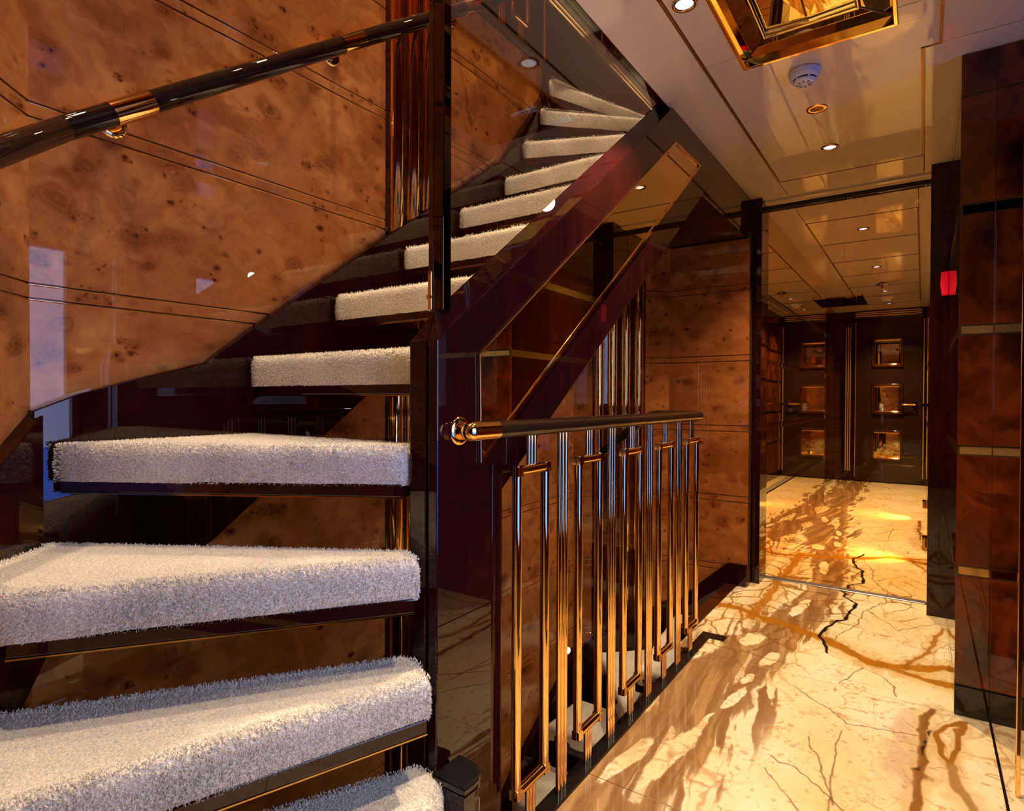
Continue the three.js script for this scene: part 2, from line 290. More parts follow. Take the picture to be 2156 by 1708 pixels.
const ceiling = struct('ceiling', [box(-0.83, 0.035, CE + 0.005, CE + 0.02, -3.7, -2.16), box(-0.83, -0.521, CE + 0.005, CE + 0.02, -2.16, -1.2), box(-0.072, 1.0, CE + 0.005, CE + 0.02, -3.7, -1.2), box(-0.83, 1.0, CE + 0.005, CE + 0.02, -1.2, 1.7), box(-0.95, 1.0, CE + 0.005, CE + 0.02, -8.95, -3.7)], M.groove);
struct('ceiling_slab', [box(-0.83, 1.0, CE + 0.3, CE + 0.5, -8.95, 1.7)], M.ceiling).name = 'upper_slab';
function cpanel(x0, x1, z0, z1) { part('ceiling_panel', box(x0, x1, CE, CE + 0.012, z0, z1, 0.001), M.ceiling, ceiling); }
cpanel(-0.829, -0.6345, -3.70, 1.7);
cpanel(-0.005, 1.0, -3.70, -2.349); cpanel(0.040, 1.0, -2.344, 1.7);
cpanel(-0.631, -0.008, -3.70, -3.380);
cpanel(-0.626, -0.013, -3.371, -2.352); cpanel(-0.626, 0.032, -2.352, -2.16);
cpanel(-0.626, -0.521, -2.16, -2.071); cpanel(-0.072, 0.032, -2.16, -2.071);
cpanel(-0.626, -0.521, -2.068, -1.2); cpanel(-0.072, 0.032, -2.068, -1.2);
cpanel(-0.626, 0.032, -1.197, 0.6); cpanel(-0.626, 0.032, 0.603, 1.7);
for (const [a, b, c, d] of [[-0.6375, -0.6275, -3.3805, 1.7], [-0.6375, -0.0065, -3.3805, -3.3705], [-0.0165, -0.0065, -3.3805, -2.3425], [-0.0165, 0.0395, -2.3525, -2.3425], [0.0305, 0.0405, -2.3525, 1.7]]) part('inlay_line', [box(a, b, CE - 0.0012, CE + 0.004, c, d), b - a < d - c ? box((a + b) / 2 - 0.0014, (a + b) / 2 + 0.0014, CE - 0.002, CE, c + 0.002, d - 0.002) : box(a + 0.002, b - 0.002, CE - 0.002, CE, (c + d) / 2 - 0.0014, (c + d) / 2 + 0.0014)], M.inlay, ceiling);
for (const [a, b, c, d] of [[-0.640, -0.630, -8.33, -4.263], [-0.040, -0.030, -8.33, -4.263], ...[0, 1, 2, 3, 4, 5, 6].map(i => [-0.640, -0.030, -4.273 - 0.675 * i - 0.006, -4.273 - 0.675 * i + 0.006])]) part('inlay_line', box(a, b, CE - 0.0012, CE + 0.004, c, d), M.inlay, ceiling);
// ceiling of the far corridor
cpanel(-0.95, -0.640, -8.86, -3.80); cpanel(-0.030, 0.3, -8.86, -3.80); cpanel(-0.637, -0.033, -4.265, -3.80); cpanel(-0.637, -0.033, -8.86, -8.325);
for (let i = 0; i < 6; i++) cpanel(-0.631, -0.039, -4.276 - 0.675 * (i + 1) + 0.012, -4.276 - 0.675 * i);
struct('trim_5', [box(-0.79, 0.03, 2.155, 2.186, -3.77, -3.725, 0.003)], M.black);
struct('trim_6', [box(-0.79, 0.03, 2.176, 2.2, -3.715, -3.64, 0.002)], M.ceiling);

// walls of burl panels between inlay bands; a panel field in its own plane (u along, y up), turned by a matrix
function panelField(parent, frame, u0, u1, y0, y1, mat, opts = {}) {
  // frame: function (u, y, d) -> world point, d = out of the wall
  const edges = [y0, ...BAND.flatMap(b => [b - 0.0165, b + 0.0165]).filter(y => y > y0 + 0.01 && y < y1 - 0.01), y1];
  const m = new THREE.Matrix4(), o = frame(0, 0, 0), ex = frame(1, 0, 0).sub(o), ey = frame(0, 1, 0).sub(o), ez = frame(0, 0, 1).sub(o);
  m.makeBasis(ex, ey, ez).setPosition(o);
  const gap = 0.003;
  for (let i = 0; i + 1 < edges.length; i++) {
    const a = edges[i] + gap, b = edges[i + 1] - gap, strip = b - a < 0.06;
    if (i) part('inlay_line', cyl(V(u0 + 0.002, edges[i] - 0.0008, 0.0022), V(u1 - 0.002, edges[i] - 0.0008, 0.0022), 0.0019, 8).applyMatrix4(m), M.gold, parent);
    const cuts = opts.joints ? [u0, ...opts.joints, u1] : [u0, u1];
    for (let j = 0; j + 1 < cuts.length; j++) {
      const g = box(cuts[j] + (j ? 0.0008 : 0), cuts[j + 1] - (j + 2 < cuts.length ? 0.0008 : 0), a, b, 0, 0.006, 0.0012, [opts.off || 0, i * 0.37 * (opts.shift ?? 0)]);
      g.applyMatrix4(m);
      part(strip ? 'inlay_strip' : (opts.name || 'burl_panel'), g, mat, parent);
    }
  }
}
function slab(frame, u0, u1, y0, y1, t = 0.05) {
  const m = new THREE.Matrix4(), o = frame(0, 0, 0); m.makeBasis(frame(1, 0, 0).sub(o), frame(0, 1, 0).sub(o), frame(0, 0, 1).sub(o)).setPosition(o);
  return box(u0, u1, y0, y1, -t, 0).applyMatrix4(m);
}
// frames face the room; right-handed: ex x ey = ez
const fB = x => (u, y, d) => V(x - 0.006 + d, y, -u);               // plane x = const, u runs to -z
const fNear = (u, y, d) => { const s = Math.SQRT1_2, n = d - 0.006; return V(-1.615 - u * s + n * s, y, -0.475 - u * s - n * s); };  // u: towards the corner is 0, negative towards the camera
const fFar = (u, y, d) => { const s = Math.SQRT1_2, n = d - 0.006; return V(-1.68 + u * s + n * s, y, -3.067 - u * s + n * s); };
const fEnd = (u, y, d) => V(u, y, -3.489 - 0.006 + d);
const chk = f => { const o = f(0, 0, 0), a = f(1, 0, 0).sub(o), b = f(0, 1, 0).sub(o), c = f(0, 0, 1).sub(o); return a.cross(b).dot(c); };
for (const f of [fB(-1.6), fNear, fFar, fEnd]) if (Math.abs(chk(f) - 1) > 1e-6) console.log('frame', chk(f));

const YB = -1.55, YT = 2.735;
const wallL = struct('wall_left', [slab(fB(-1.615), 0.475, 1.885, YB, YT), slab(fB(-1.615), 1.885, 2.65, 1.66, YT), extrude([[-1.885, YB], [-1.885, 1.55], [-2.3, 1.85], [-3.067, 1.99], [-3.067, YB]], 'x', -1.74, -1.686)], M.groove);
panelField(wallL, fB(-1.615), 0.470, 1.525, YB, YT, M.burl, { off: 0.13 });
panelField(wallL, fB(-1.615), 1.877, 2.65, 1.68, YT, M.burl, { off: 0.4 });
panelField(wallL, fB(-1.68), 1.885, 3.066, YB, 1.30, M.burl, { off: 0.2 });
panelField(wallL, fB(-1.68), 2.25, 3.066, 1.30, 1.98, M.burl, { off: 0.2 });
const wallC = struct('wall_left_front', slab(fNear, -1.56, 0, YB, 4.6), M.groove);
panelField(wallC, fNear, -1.56, 0.004, YB, 4.6, M.burl, { off: 0.55 });
const wallF = struct('wall_left_back', slab(fFar, -0.01, 0.61, YB, 1.99), M.groove);
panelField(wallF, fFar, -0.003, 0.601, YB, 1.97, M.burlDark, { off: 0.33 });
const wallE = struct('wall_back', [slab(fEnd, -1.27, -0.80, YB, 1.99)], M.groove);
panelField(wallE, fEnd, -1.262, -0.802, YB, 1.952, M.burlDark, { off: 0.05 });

// soffit under the upper deck at the far end, column at the end of the corridor, plinth
struct('beam_1', [box(-1.72, -0.818, 1.955, 2.0, -3.52, -2.55, 0.002)], M.mahogany);
struct('column', box(-0.826, -0.757, 0, CE, -3.75, -3.575, 0.002), M.mahogany);
struct('baseboard_back', extrude([[-1.258, -0.24], [-1.10, -0.055], [-0.905, 0.122], [-0.802, 0.122], [-0.802, -0.4], [-1.258, -0.6]], 'z', -3.489, -3.468, 0.002), M.mahogany);

// right side: pillar of walnut panels with gilt bands
const pil = struct('pillar_right', [box(0.0965, 1.0, 0, CE, -3.53, -2.476)], M.groove);
function pillarPanel(y0, y1, mat, name, inset = 0) {
  part(name, box(0.095 + inset, 0.1868, y0, y1, -2.49, -2.47 - inset, 0.0015, [0.1, y0 * 0.7]), mat, pil);
  part(name, box(0.187, 1.0, y0, y1, -2.49, -2.47 - inset, 0.0015, [0.1, y0 * 0.7]), mat, pil);
  part(name, box(0.095 + inset, 0.11, y0, y1, -3.53, -2.4905, 0.0015, [0.4, y0 * 0.7]), mat === M.walnut ? M.mahogany : mat, pil);
}
{
  let y = 0.0;
  const cutsY = [0, 0.101, 0.105, 0.468, 0.500, 0.868, 0.900, 1.266, 1.298, 1.660, 1.697, 2.049, 2.055, 2.19];
  for (let i = 0; i + 1 < cutsY.length; i++) {
    const a = cutsY[i], b = cutsY[i + 1], h = b - a;
    if (h < 0.01) continue;
    if (h < 0.06) pillarPanel(a + 0.002, b - 0.002, a > 1.5 || a < 0.48 ? M.gold : M.satin, 'gilt_band', 0.006); else pillarPanel(a + 0.0015, b - 0.0015, i === 0 ? M.black : M.walnut, 'walnut_panel');
  }
}
struct('pillar_back', [box(0.023, 0.3, 0, CE, -3.75, -3.53, 0.002)], M.mahogany);
const wallR = struct('wall_right', [box(0.03, 0.14, 0, CE, -8.9, -3.75)], M.mahogany);
for (const [a, b] of [[0.1, 0.47], [0.5, 0.866], [0.9, 1.264], [1.3, 1.66], [1.70, 2.18]]) part('walnut_panel', box(0.024, 0.03, a, b, -8.84, -3.76, 0.002), M.walnut, wallR);

// window wall beside the camera: gilt end post, glazed opening with daylight
const WZ0 = -1.20, WZ1 = -0.25, WY0 = 0.42, WY1 = 1.80;
struct('wall_right_front', [box(0.235, 0.31, 0, CE, -1.80, WZ0), box(0.235, 0.31, 0, CE, WZ1, 1.7), box(0.235, 0.31, 0, WY0, WZ0, WZ1), box(0.235, 0.31, WY1, CE, WZ0, WZ1), box(0.31, 1.0, 0, CE, -1.80, -1.74)], M.mahogany);
for (const b of BAND.slice(2, 7)) for (const [c, d] of [[-1.80, -1.205], [-0.245, 1.69]]) part('gilt_band', box(0.233, 0.236, b - 0.015, b + 0.015, c, d, 0.001), M.gold, scene.getObjectByName('wall_right_front'));
const win = struct('window_1', [box(0.262, 0.27, WY0, WY1, WZ0, WZ1)], M.glass);
part('window_frame', [box(0.245, 0.29, WY0, WY0 + 0.03, WZ0, WZ1, 0.004), box(0.245, 0.29, WY1 - 0.03, WY1, WZ0, WZ1, 0.004), box(0.245, 0.29, WY0, WY1, WZ0, WZ0 + 0.03, 0.004), box(0.245, 0.29, WY0, WY1, WZ1 - 0.03, WZ1, 0.004)], M.walnut, win);
struct('trim_7', box(0.211, 0.2215, 0, 2.0, -2.06, -2.045, 0.002), M.gold);
struct('wall_side', [box(1.0, 1.06, 0, 1.0, -2.47, -1.74), box(1.0, 1.06, 1.9, CE + 0.5, -2.47, -1.74), box(1.0, 1.06, 1.0, 1.9, -2.47, -2.35), box(1.0, 1.06, 1.0, 1.9, -1.84, -1.74)], M.mahogany);
struct('window_2', box(1.03, 1.034, 1.0, 1.9, -2.35, -1.84), M.glass);
// behind the camera
struct('wall_front', [box(-2.4, 1.06, YB, 4.6, 1.7, 1.78), box(-0.56, -0.50, YB, 4.6, 0.62, 1.7)], M.mahogany);

// far left corridor wall: bronze mirror panels with dark bands
const wallM = struct('wall_far_left', [box(-0.86, -0.797, 0, CE, -6.55, -3.75)], M.mahogany);
for (const [a, b] of [[0.0, 0.466], [0.502, 0.866], [0.9, 1.264], [1.30, 1.66], [1.697, 2.19]]) part('mirror_panel', box(-0.797, -0.791, a, b, -6.55, -3.75, 0.001), M.greymirror, wallM);
struct('wall_far_recess', [box(-1.02, -0.95, 0, CE, -8.95, -6.5), box(-0.97, -0.86, 0, CE, -6.56, -6.5)], M.brownwood);
struct('wall_far_back', [box(-1.02, 0.14, -0.05, CE + 0.02, -9.02, -8.90)], M.brownwood);
struct('roof', box(-1.05, 1.06, CE + 0.02, CE + 0.3, -9.05, -3.7), M.black);

// upper stairwell: deck edge, outer walls, ceiling above
struct('beam_2', [box(-0.895, -0.83, CE, 2.76, -2.35, 0.62, 0.002), box(-0.895, -0.83, CE + 0.02, 2.76, -3.5, -2.35)], M.mahogany);
struct('trim_8', [box(-0.889, -0.885, CE - 0.002, CE + 0.01, -2.28, 0.6), box(-0.876, -0.873, CE - 0.002, CE + 0.01, -2.28, 0.6)], M.gold);
struct('wall_upper_left', [box(-2.75, -2.69, 2.4, 4.6, -4.0, 1.7)], M.brownwood);
struct('floor_upper', [box(-2.7, -1.63, 2.60, 2.735, -3.6, -0.3), box(-1.63, -1.585, 2.735, 2.752, -2.66, -0.475)], M.mahogany);
struct('wall_upper_back', [box(-2.75, -0.82, 1.99, 4.6, -3.6, -3.52), box(-2.75, -1.69, YB, 2.6, -3.9, -3.52)], M.mahogany);
struct('wall_upper_right', [box(-0.84, -0.82, 2.76, 4.6, -3.6, 0.62)], M.walnut);
struct('ceiling_upper', [box(-2.75, -0.4, 4.6, 4.68, -4.0, 1.8)], M.ceiling);
struct('light_seal_shell', [box(-2.95, -2.85, -1.8, 4.8, -9.2, 1.95), box(-2.95, 1.2, -1.8, 4.8, -9.2, -9.08), box(-2.95, 1.2, -1.8, -1.7, -9.2, 1.95), box(-2.95, 1.2, 4.72, 4.8, -9.2, 1.95), box(-2.95, 1.2, -1.8, 4.8, 1.85, 1.95), box(1.1, 1.2, -1.8, 4.8, -9.2, -2.55), box(0.33, 0.36, 2.5, 4.8, -1.9, 1.95), box(0.33, 0.36, -1.8, -0.1, -1.9, 1.95)], M.black);  // unseen black shell, added to keep sky light from leaking through wall corners
struct('floor_lower', [box(-2.5, 0.2, YB - 0.1, YB, -3.7, 1.8)], M.mahogany);
struct('wall_lower_right', [box(-0.80, -0.76, YB, -0.3, -2.64, 1.7), box(-0.95, -0.9, YB, -0.3, -3.6, -2.6)], M.mahogany);

// ------------------------------------------------------------------ gilt half-columns on the stair wall
function columns(label, frame, us, r, y0, y1, bandsAt, stripMat, u0, u1) {
  const t = thing('fluted_pilaster', label, 'pilaster');
  const m = new THREE.Matrix4(), o = frame(0, 0, 0); m.makeBasis(frame(1, 0, 0).sub(o), frame(0, 1, 0).sub(o), frame(0, 0, 1).sub(o)).setPosition(o);
  part('back_board', box(u0, u1, y0, y1, 0.0, 0.007).applyMatrix4(m), stripMat, t);
  for (const u of us) {
    const g = new THREE.CylinderGeometry(r, r, y1 - y0, 28, 1, true, -Math.PI / 2, Math.PI); g.translate(u, (y0 + y1) / 2, 0.004);
    const c = part('half_column', [g.applyMatrix4(m), ...bandsAt.map(b => { const k = new THREE.CylinderGeometry(r + 0.0015, r + 0.0015, 0.004, 28, 1, false, -Math.PI / 2, Math.PI); k.translate(u, b, 0.004); return k.applyMatrix4(m); })], M.gold, t);
  }
  return t;
}
columns('four tall gilt half-columns on the burl wall behind the climbing wall handrail', fB(-1.615), [1.5625, 1.6475, 1.7325, 1.8175].map(u => u + 0.012), 0.031, YB, YT, [], M.brownwood, 1.525, 1.877);
// on the far chamfer: u from the corner
const uf = [0.155, 0.237, 0.319, 0.401];
columns('four tall gilt half-columns on the far angled burl wall, seen above the balustrade handrail', fFar, uf, 0.030, YB, 1.97, [0.085], M.brownwood, 0.115, 0.442);

// ------------------------------------------------------------------ the staircase
const stair = thing('staircase', 'open winding staircase with cream carpeted treads and dark red lacquered stringers', 'staircase');
const OUT = [[-0.912, -0.3], [-0.912, 1.17], [-2.145, 2.085], [-2.28, CE], [-3.574, CE], [-3.574, 1.972], [-2.69, 1.972], [-1.142, 0.836], [-1.142, -0.3]];
const OUTIN = [[-0.912, -0.3], [-0.912, 1.17], [-2.145, 2.085], [-2.28, CE], [-3.4, CE], [-3.4, 1.972], [-2.69, 1.972], [-1.142, 0.836], [-1.142, -0.3]];
const outer = part('outer_stringer', extrude(OUT, 'x', -0.840, -0.815, 0.003), M.mahogany, stair, 'dark red lacquered outer stringer with newel panel');
const innerS = part('inner_stringer', extrude(OUTIN, 'x', -0.893, -0.846, 0.003), M.mahogany, stair);
// sloping facets that rise from both faces to the glass slot
function prism(tri0, tri1) { const p = [], q = (a, b, c) => p.push(...a, ...b, ...c); const n = tri0.length; for (let i = 0; i < n; i++) { const k = (i + 1) % n; q(tri0[i], tri1[i], tri1[k]); q(tri0[i], tri1[k], tri0[k]); } for (let i = 1; i + 1 < n; i++) { q(tri0[0], tri0[i], tri0[i + 1]); q(tri1[0], tri1[i + 1], tri1[i]); } const g = new THREE.BufferGeometry(); g.setAttribute('position', new THREE.Float32BufferAttribute(p, 3)); g.computeVertexNormals(); return boxUV(g); }
{
  const A = [-0.916, 1.166], B = [-2.14, 2.080], h = 0.057, u = [-0.06, 0.057];
  const tri = (P, xo, xi) => [[xo, P[1], P[0]], [xi, P[1] + (P === A ? 0.026 : h), P[0] - (P === A ? 0.026 : 0)], [xi, P[1] - 0.01, P[0]]];
  const mid = [-0.985, 1.2175];
  const T = (x, y, z) => [x, y, z];
  const face = (xo, xi) => { const a0 = T(xo, 1.170, -0.914), b0 = T(xo, 2.083, -2.143), a1 = T(xi, 1.232, -0.935), b1 = T(xi, 2.150, -2.160), a2 = T(xi, 1.16, -0.914), b2 = T(xi, 2.07, -2.143); return prism([a0, a1, a2], [b0, b1, b2]); };
  part('moulding', face(-0.8165, -0.8435), M.mahogany, outer); part('moulding', face(-0.8915, -0.8455), M.mahogany, innerS);
}
// mirror inset with its gilt frame
{
  const A = [-1.045, 1.149], B = [-2.305, 2.066], C = [-2.627, 2.073], D = [-1.05, 0.906];
  const cen = [-1.75, 1.55], ins = k => [A, B, C, D].map(p => p);
  const quad = [A, B, C, D];
  const shrink = w => { const r = []; for (let i = 0; i < 4; i++) { const p = quad[(i + 3) % 4], q = quad[i], s = quad[(i + 1) % 4]; const e1 = [q[0] - p[0], q[1] - p[1]], e2 = [s[0] - q[0], s[1] - q[1]], l1 = Math.hypot(...e1), l2 = Math.hypot(...e2); const n1 = [-e1[1] / l1, e1[0] / l1], n2 = [-e2[1] / l2, e2[0] / l2]; const k = 1 + n1[0] * n2[0] + n1[1] * n2[1]; r.push([q[0] + (n1[0] + n2[0]) / k * w, q[1] + (n1[1] + n2[1]) / k * w]); } return r; };
  const s1 = shrink(0.009), inside = Math.hypot(s1[0][0] - cen[0], s1[0][1] - cen[1]) < Math.hypot(A[0] - cen[0], A[1] - cen[1]) ? s1 : shrink(-0.009);
  part('mirror_frame', extrude(quad, 'x', -0.816, -0.808, 0.002, undefined, [inside]), M.gold, outer);
  part('mirror_inset', extrude(inside, 'x', -0.816, -0.8125), M.mirror, outer);
}
// stringer on the walls
const WTOP = [[-0.470, 1.02], [-0.554, 1.057], [-0.689, 1.099], [-0.854, 1.146], [-0.97, 1.237], [-1.511, 1.636], [-1.815, 1.852], [-2.224, 2.143], [-2.442, 2.41], [-2.587, 2.609], [-2.60, 2.74], [-2.70, 2.74], [-2.70, 1.99], [-1.431, 1.072], [-0.869, 0.663], [-0.470, 0.475]];
part('wall_stringer', extrude(WTOP, 'x', -1.70, -1.583, 0.003), M.mahogany, stair, 'dark lacquered stringer against the burl wall');
{
  const g = extrude([[0, 1.02], [-0.96, 0.36], [-0.96, -0.3], [0, 0.475]].map(([u, y]) => [u, y]), 'z', -0.02, 0.032, 0.003);
  const m = new THREE.Matrix4(), o = fNear(0, 0, 0.006); m.makeBasis(fNear(1, 0, 0.006).sub(o), V(0, 1, 0), fNear(0, 0, 1.006).sub(o)).setPosition(o);
  part('wall_stringer', g.applyMatrix4(m), M.mahogany, stair);
}
// a carpet pad that wraps the front of a tread: rings inset upwards, plan polygon in x, z
function pad(poly, y0, y1, step = 0.03) {
  // resample
  const pts = []; for (let i = 0; i < poly.length; i++) { const a = poly[i], b = poly[(i + 1) % poly.length], n = Math.max(1, Math.round(Math.hypot(b[0] - a[0], b[1] - a[1]) / step)); for (let k = 0; k < n; k++) pts.push([mix(a[0], b[0], k / n), mix(a[1], b[1], k / n)]); }
  let area = 0; for (let i = 0; i < poly.length; i++) { const a = poly[i], b = poly[(i + 1) % poly.length]; area += a[0] * b[1] - b[0] * a[1]; }
  const sg = area > 0 ? 1 : -1, N = pts.length;
  const nrm = pts.map((p, i) => { const a = pts[(i + N - 1) % N], b = pts[(i + 1) % N], dx = b[0] - a[0], dz = b[1] - a[1], l = Math.hypot(dx, dz) || 1; return [-dz / l * sg, dx / l * sg]; });   // inwards
  const h = y1 - y0, R = 0.026, rings = [[0.004, y0], [0, y0 + h * 0.2], [0, y0 + h * 0.45], [0, y1 - R]];
  for (let k = 1; k <= 5; k++) { const t = k / 5 * Math.PI / 2; rings.push([R * (1 - Math.cos(t)), y1 - R + R * Math.sin(t)]); }
  const shapePts = rings.map(([o, y], ri) => pts.map((p, i) => { const w = fbm(p[0] * 9, p[1] * 9 + y * 7, 3, 2) * 0.006; return [p[0] + nrm[i][0] * (o - w), y + (ri > 4 ? w * 0.6 : 0), p[1] + nrm[i][1] * (o - w)]; }));
  const pos = [], idx = []; shapePts.forEach(r => r.forEach(q => pos.push(...q)));
  for (let r = 0; r + 1 < rings.length; r++) for (let i = 0; i < N; i++) { const a = r * N + i, b = r * N + (i + 1) % N, c = a + N, d = b + N; if (sg > 0) idx.push(a, c, b, b, c, d); else idx.push(a, b, c, b, d, c); }
  const top = shapePts[rings.length - 1], tri = THREE.ShapeUtils.triangulateShape(top.map(q => new THREE.Vector2(q[0], q[2])), []);
  for (const t of tri) { const [a, b, c] = t.map(k => top[k]); const cr = (b[0] - a[0]) * (c[2] - a[2]) - (b[2] - a[2]) * (c[0] - a[0]); const f = (rings.length - 1) * N; if (cr > 0) idx.push(f + t[0], f + t[2], f + t[1]); else idx.push(f + t[0], f + t[1], f + t[2]); }
  let g = new THREE.BufferGeometry(); g.setAttribute('position', new THREE.Float32BufferAttribute(pos, 3)); g.setIndex(idx); g.computeVertexNormals();
  g = boxUV(g); return { g, pts, nrm, rings };
}
const blade = (() => { const g = new THREE.ConeGeometry(0.0013, 0.0052, 3, 1, true); g.translate(0, 0.0018, 0); return clean(g); })();
function pile(padInfo, poly, y1, parent, front, density) {
  const mats = [], q = new THREE.Quaternion(), up = V(0, 1, 0), tmp = new THREE.Matrix4();
  const add = (x, y, z, n) => { const d = V(n[0] + (rnd() - 0.5) * 1.1, n[1] + (rnd() - 0.5) * 1.1 - 0.15, n[2] + (rnd() - 0.5) * 1.1).normalize(); const s = 0.7 + rnd() * 0.6; q.setFromUnitVectors(up, d); tmp.compose(V(x, y, z), q, V(s, s, s)); mats.push(tmp.clone()); };
  const { pts, nrm, rings } = padInfo, N = pts.length;
  for (let i = 0; i < N; i++) {
    const a = pts[i], b = pts[(i + 1) % N], L = Math.hypot(b[0] - a[0], b[1] - a[1]);
    if (!front(a, nrm[i])) continue;
    for (let r = 0; r + 1 < rings.length; r++) {
      const dy = rings[r + 1][1] - rings[r][1], dof = rings[r + 1][0] - rings[r][0], h = Math.hypot(dy, dof), n = L * h * density, c = Math.floor(n) + (rnd() < n % 1 ? 1 : 0);
      for (let k = 0; k < c; k++) { const t = rnd(), s = rnd(), of = mix(rings[r][0], rings[r + 1][0], s), y = mix(rings[r][1], rings[r + 1][1], s); const ny = -(-dof) / h, nh = dy / h; add(mix(a[0], b[0], t) + nrm[i][0] * of, y, mix(a[1], b[1], t) + nrm[i][1] * of, [-nrm[i][0] * nh, ny, -nrm[i][1] * nh]); }
    }
  }
  // tops
  const xs = poly.map(p => p[0]), zs = poly.map(p => p[1]), x0 = Math.min(...xs), x1 = Math.max(...xs), z0 = Math.min(...zs), z1 = Math.max(...zs);
  const inside = (x, z) => { let c = false; for (let i = 0, j = poly.length - 1; i < poly.length; j = i++) { const [xi, zi] = poly[i], [xj, zj] = poly[j]; if ((zi > z) !== (zj > z) && x < (xj - xi) * (z - zi) / (zj - zi) + xi) c = !c; } return c; };
  const n = (x1 - x0) * (z1 - z0) * density * 0.55; for (let k = 0; k < n; k++) { const x = mix(x0, x1, rnd()), z = mix(z0, z1, rnd()); if (inside(x, z)) add(x, y1 - 0.002, z, [0, 0.8, 0.0]); }
  const im = new THREE.InstancedMesh(blade, M.pile, mats.length); mats.forEach((m, i) => im.setMatrixAt(i, m)); shade(im);
  im.name = numbered('carpet_pile'); im.userData.kind = 'stuff'; parent.add(im);
}
function tread(poly, T, opts = {}) {
  // poly: [x, z] with the nosing first (front-left, front-right), then back
  const c = [0, 0]; poly.forEach(p => { c[0] += p[0] / poly.length; c[1] += p[1] / poly.length; });
  const wood = part('tread', extrude(poly.map(p => [mix(p[0], c[0], 0.012), mix(p[1], c[1], 0.03)]), 'y', T - (opts.h || 0.112), T - (opts.c || 0.088) + 0.004, 0.003), M.mahogany, stair);
  const P = pad(poly, T - (opts.c || 0.088), T - 0.004);
  part('carpet', P.g, M.carpet, wood);
  part('nosing_trim', extrude([poly[0], poly[1], [mix(poly[1][0], poly[2][0], 0.03), mix(poly[1][1], poly[2][1], 0.03)], [mix(poly[0][0], poly[poly.length - 1][0], 0.03), mix(poly[0][1], poly[poly.length - 1][1], 0.03)]].map(p => [mix(p[0], c[0], 0.01), mix(p[1], c[1], 0.025)]), 'y', T - (opts.h || 0.112) - 0.003, T - (opts.h || 0.112)), M.bronze, wood);
  if (opts.pile) pile(P, poly, T - 0.004, wood, (a, n) => true, opts.pile);
  return wood;
}
const XL = -1.578, XR = -0.896;
const az = (p, deg, len) => { const a = deg * Math.PI / 180; return [p[0] + Math.cos(a) * len, p[1] - Math.sin(a) * len]; };
// winders at the foot, then the straight flight, then winders above
tread([[-1.02, 0.16], [-0.735, -0.83], [-0.79, -0.905], [-0.86, -0.905], [-1.25, -0.15], [-1.12, 0.12]], 0.292, { pile: 110000 });
tread([[-1.10, 0.055], [-0.782, -0.858], [-0.86, -0.905], [-0.893, -0.905], [-1.36, -0.26]], 0.512, { pile: 110000 });
tread([[-1.40, -0.30], [-1.22, -0.317], [-0.822, -0.868], [-0.89, -0.906], [-1.575, -0.50]].slice(1).concat([[-1.40, -0.30]]), 0.735, { pile: 110000 });
tread([[-1.568, -0.502], [-0.90, -0.900], [-0.90, -0.985], [XL, -0.985]], 0.952, { pile: 80000 });
tread([[XL + 0.006, -0.972], [XR, -0.972], [XR, -1.30], [XL + 0.006, -1.30]], 1.170, { pile: 50000 });
[[1.390, -1.266], [1.610, -1.578], [1.834, -1.893], [2.060, -2.212]].forEach(([T, z]) => tread([[XL + 0.006, z], [XR, z], [XR, z - 0.33], [XL + 0.006, z - 0.33]], T, { pile: 26000 }));
tread([[XL, -2.368], az([XL, -2.365], 23.8, 0.745), [XR, -2.75], [XL, -2.70]], 2.282, { pile: 22000 });
tread([[XL, -2.522], az([XL, -2.522], 45, 0.96), [XR, -3.3], [XL, -2.75]], 2.502, { pile: 22000 });
tread([[-1.575, -2.60], az([-1.575, -2.60], 68, 0.95), [-1.26, -3.52], [-1.58, -3.2]], 2.680, { pile: 22000 });

// rounded starting block at the foot of the newel
{
  const pl = []; for (let k = 0; k <= 8; k++) { const a = -Math.PI / 2 + k / 8 * Math.PI / 2; pl.push([-0.767 + Math.cos(a) * 0.046, -0.921 + Math.sin(a) * 0.046]); }
  const blk = part('newel_block', extrude([[-0.803, -0.967], ...pl, [-0.722, -0.888], [-0.803, -0.888]], 'y', 0.0, 0.278, 0.003), M.mahogany, stair);
  part('block_cap', extrude([[-0.803, -0.970], ...pl.map(p => [p[0] + 0.003, p[1]]), [-0.719, -0.886], [-0.803, -0.886]], 'y', 0.280, 0.297, 0.005), M.black, blk);
}

// lower flight glimpsed through the balustrade
const low = thing('staircase', 'lower carpeted stair flight going down behind the gilt balustrade bars', 'staircase');
function lowTread(poly, T) { const w = part('tread', extrude(poly, 'y', T - 0.11, T - 0.04, 0.003), M.mahogany, low); part('carpet', pad(poly, T - 0.09, T).g, M.carpet, w); }
lowTread([[-0.93, -2.62], [-0.93, -3.46], [-1.2, -3.46], [-1.1, -2.62]], -0.215);
lowTread([[-1.02, -2.62], [-1.24, -3.45], [-1.55, -3.15], [-1.15, -2.62]], -0.43);
for (let k = 0; k < 5; k++) lowTread([[-1.60, -2.98 + k * 0.31], [-0.92, -2.98 + k * 0.31], [-0.92, -2.64 + k * 0.31], [-1.60, -2.64 + k * 0.31]], -0.645 - k * 0.218);
part('wall_stringer', extrude([[-3.08, -0.40], [-2.46, -0.79], [-1.0, -1.85], [-1.0, -2.3], [-3.08, -0.95]], 'x', -1.69, -1.645, 0.003), M.mahogany, low);
part('inner_stringer', extrude([[-2.75, -0.23], [-1.0, -1.44], [-1.0, -2.1], [-2.75, -0.9]], 'x', -0.93, -0.895, 0.003), M.mahogany, low);
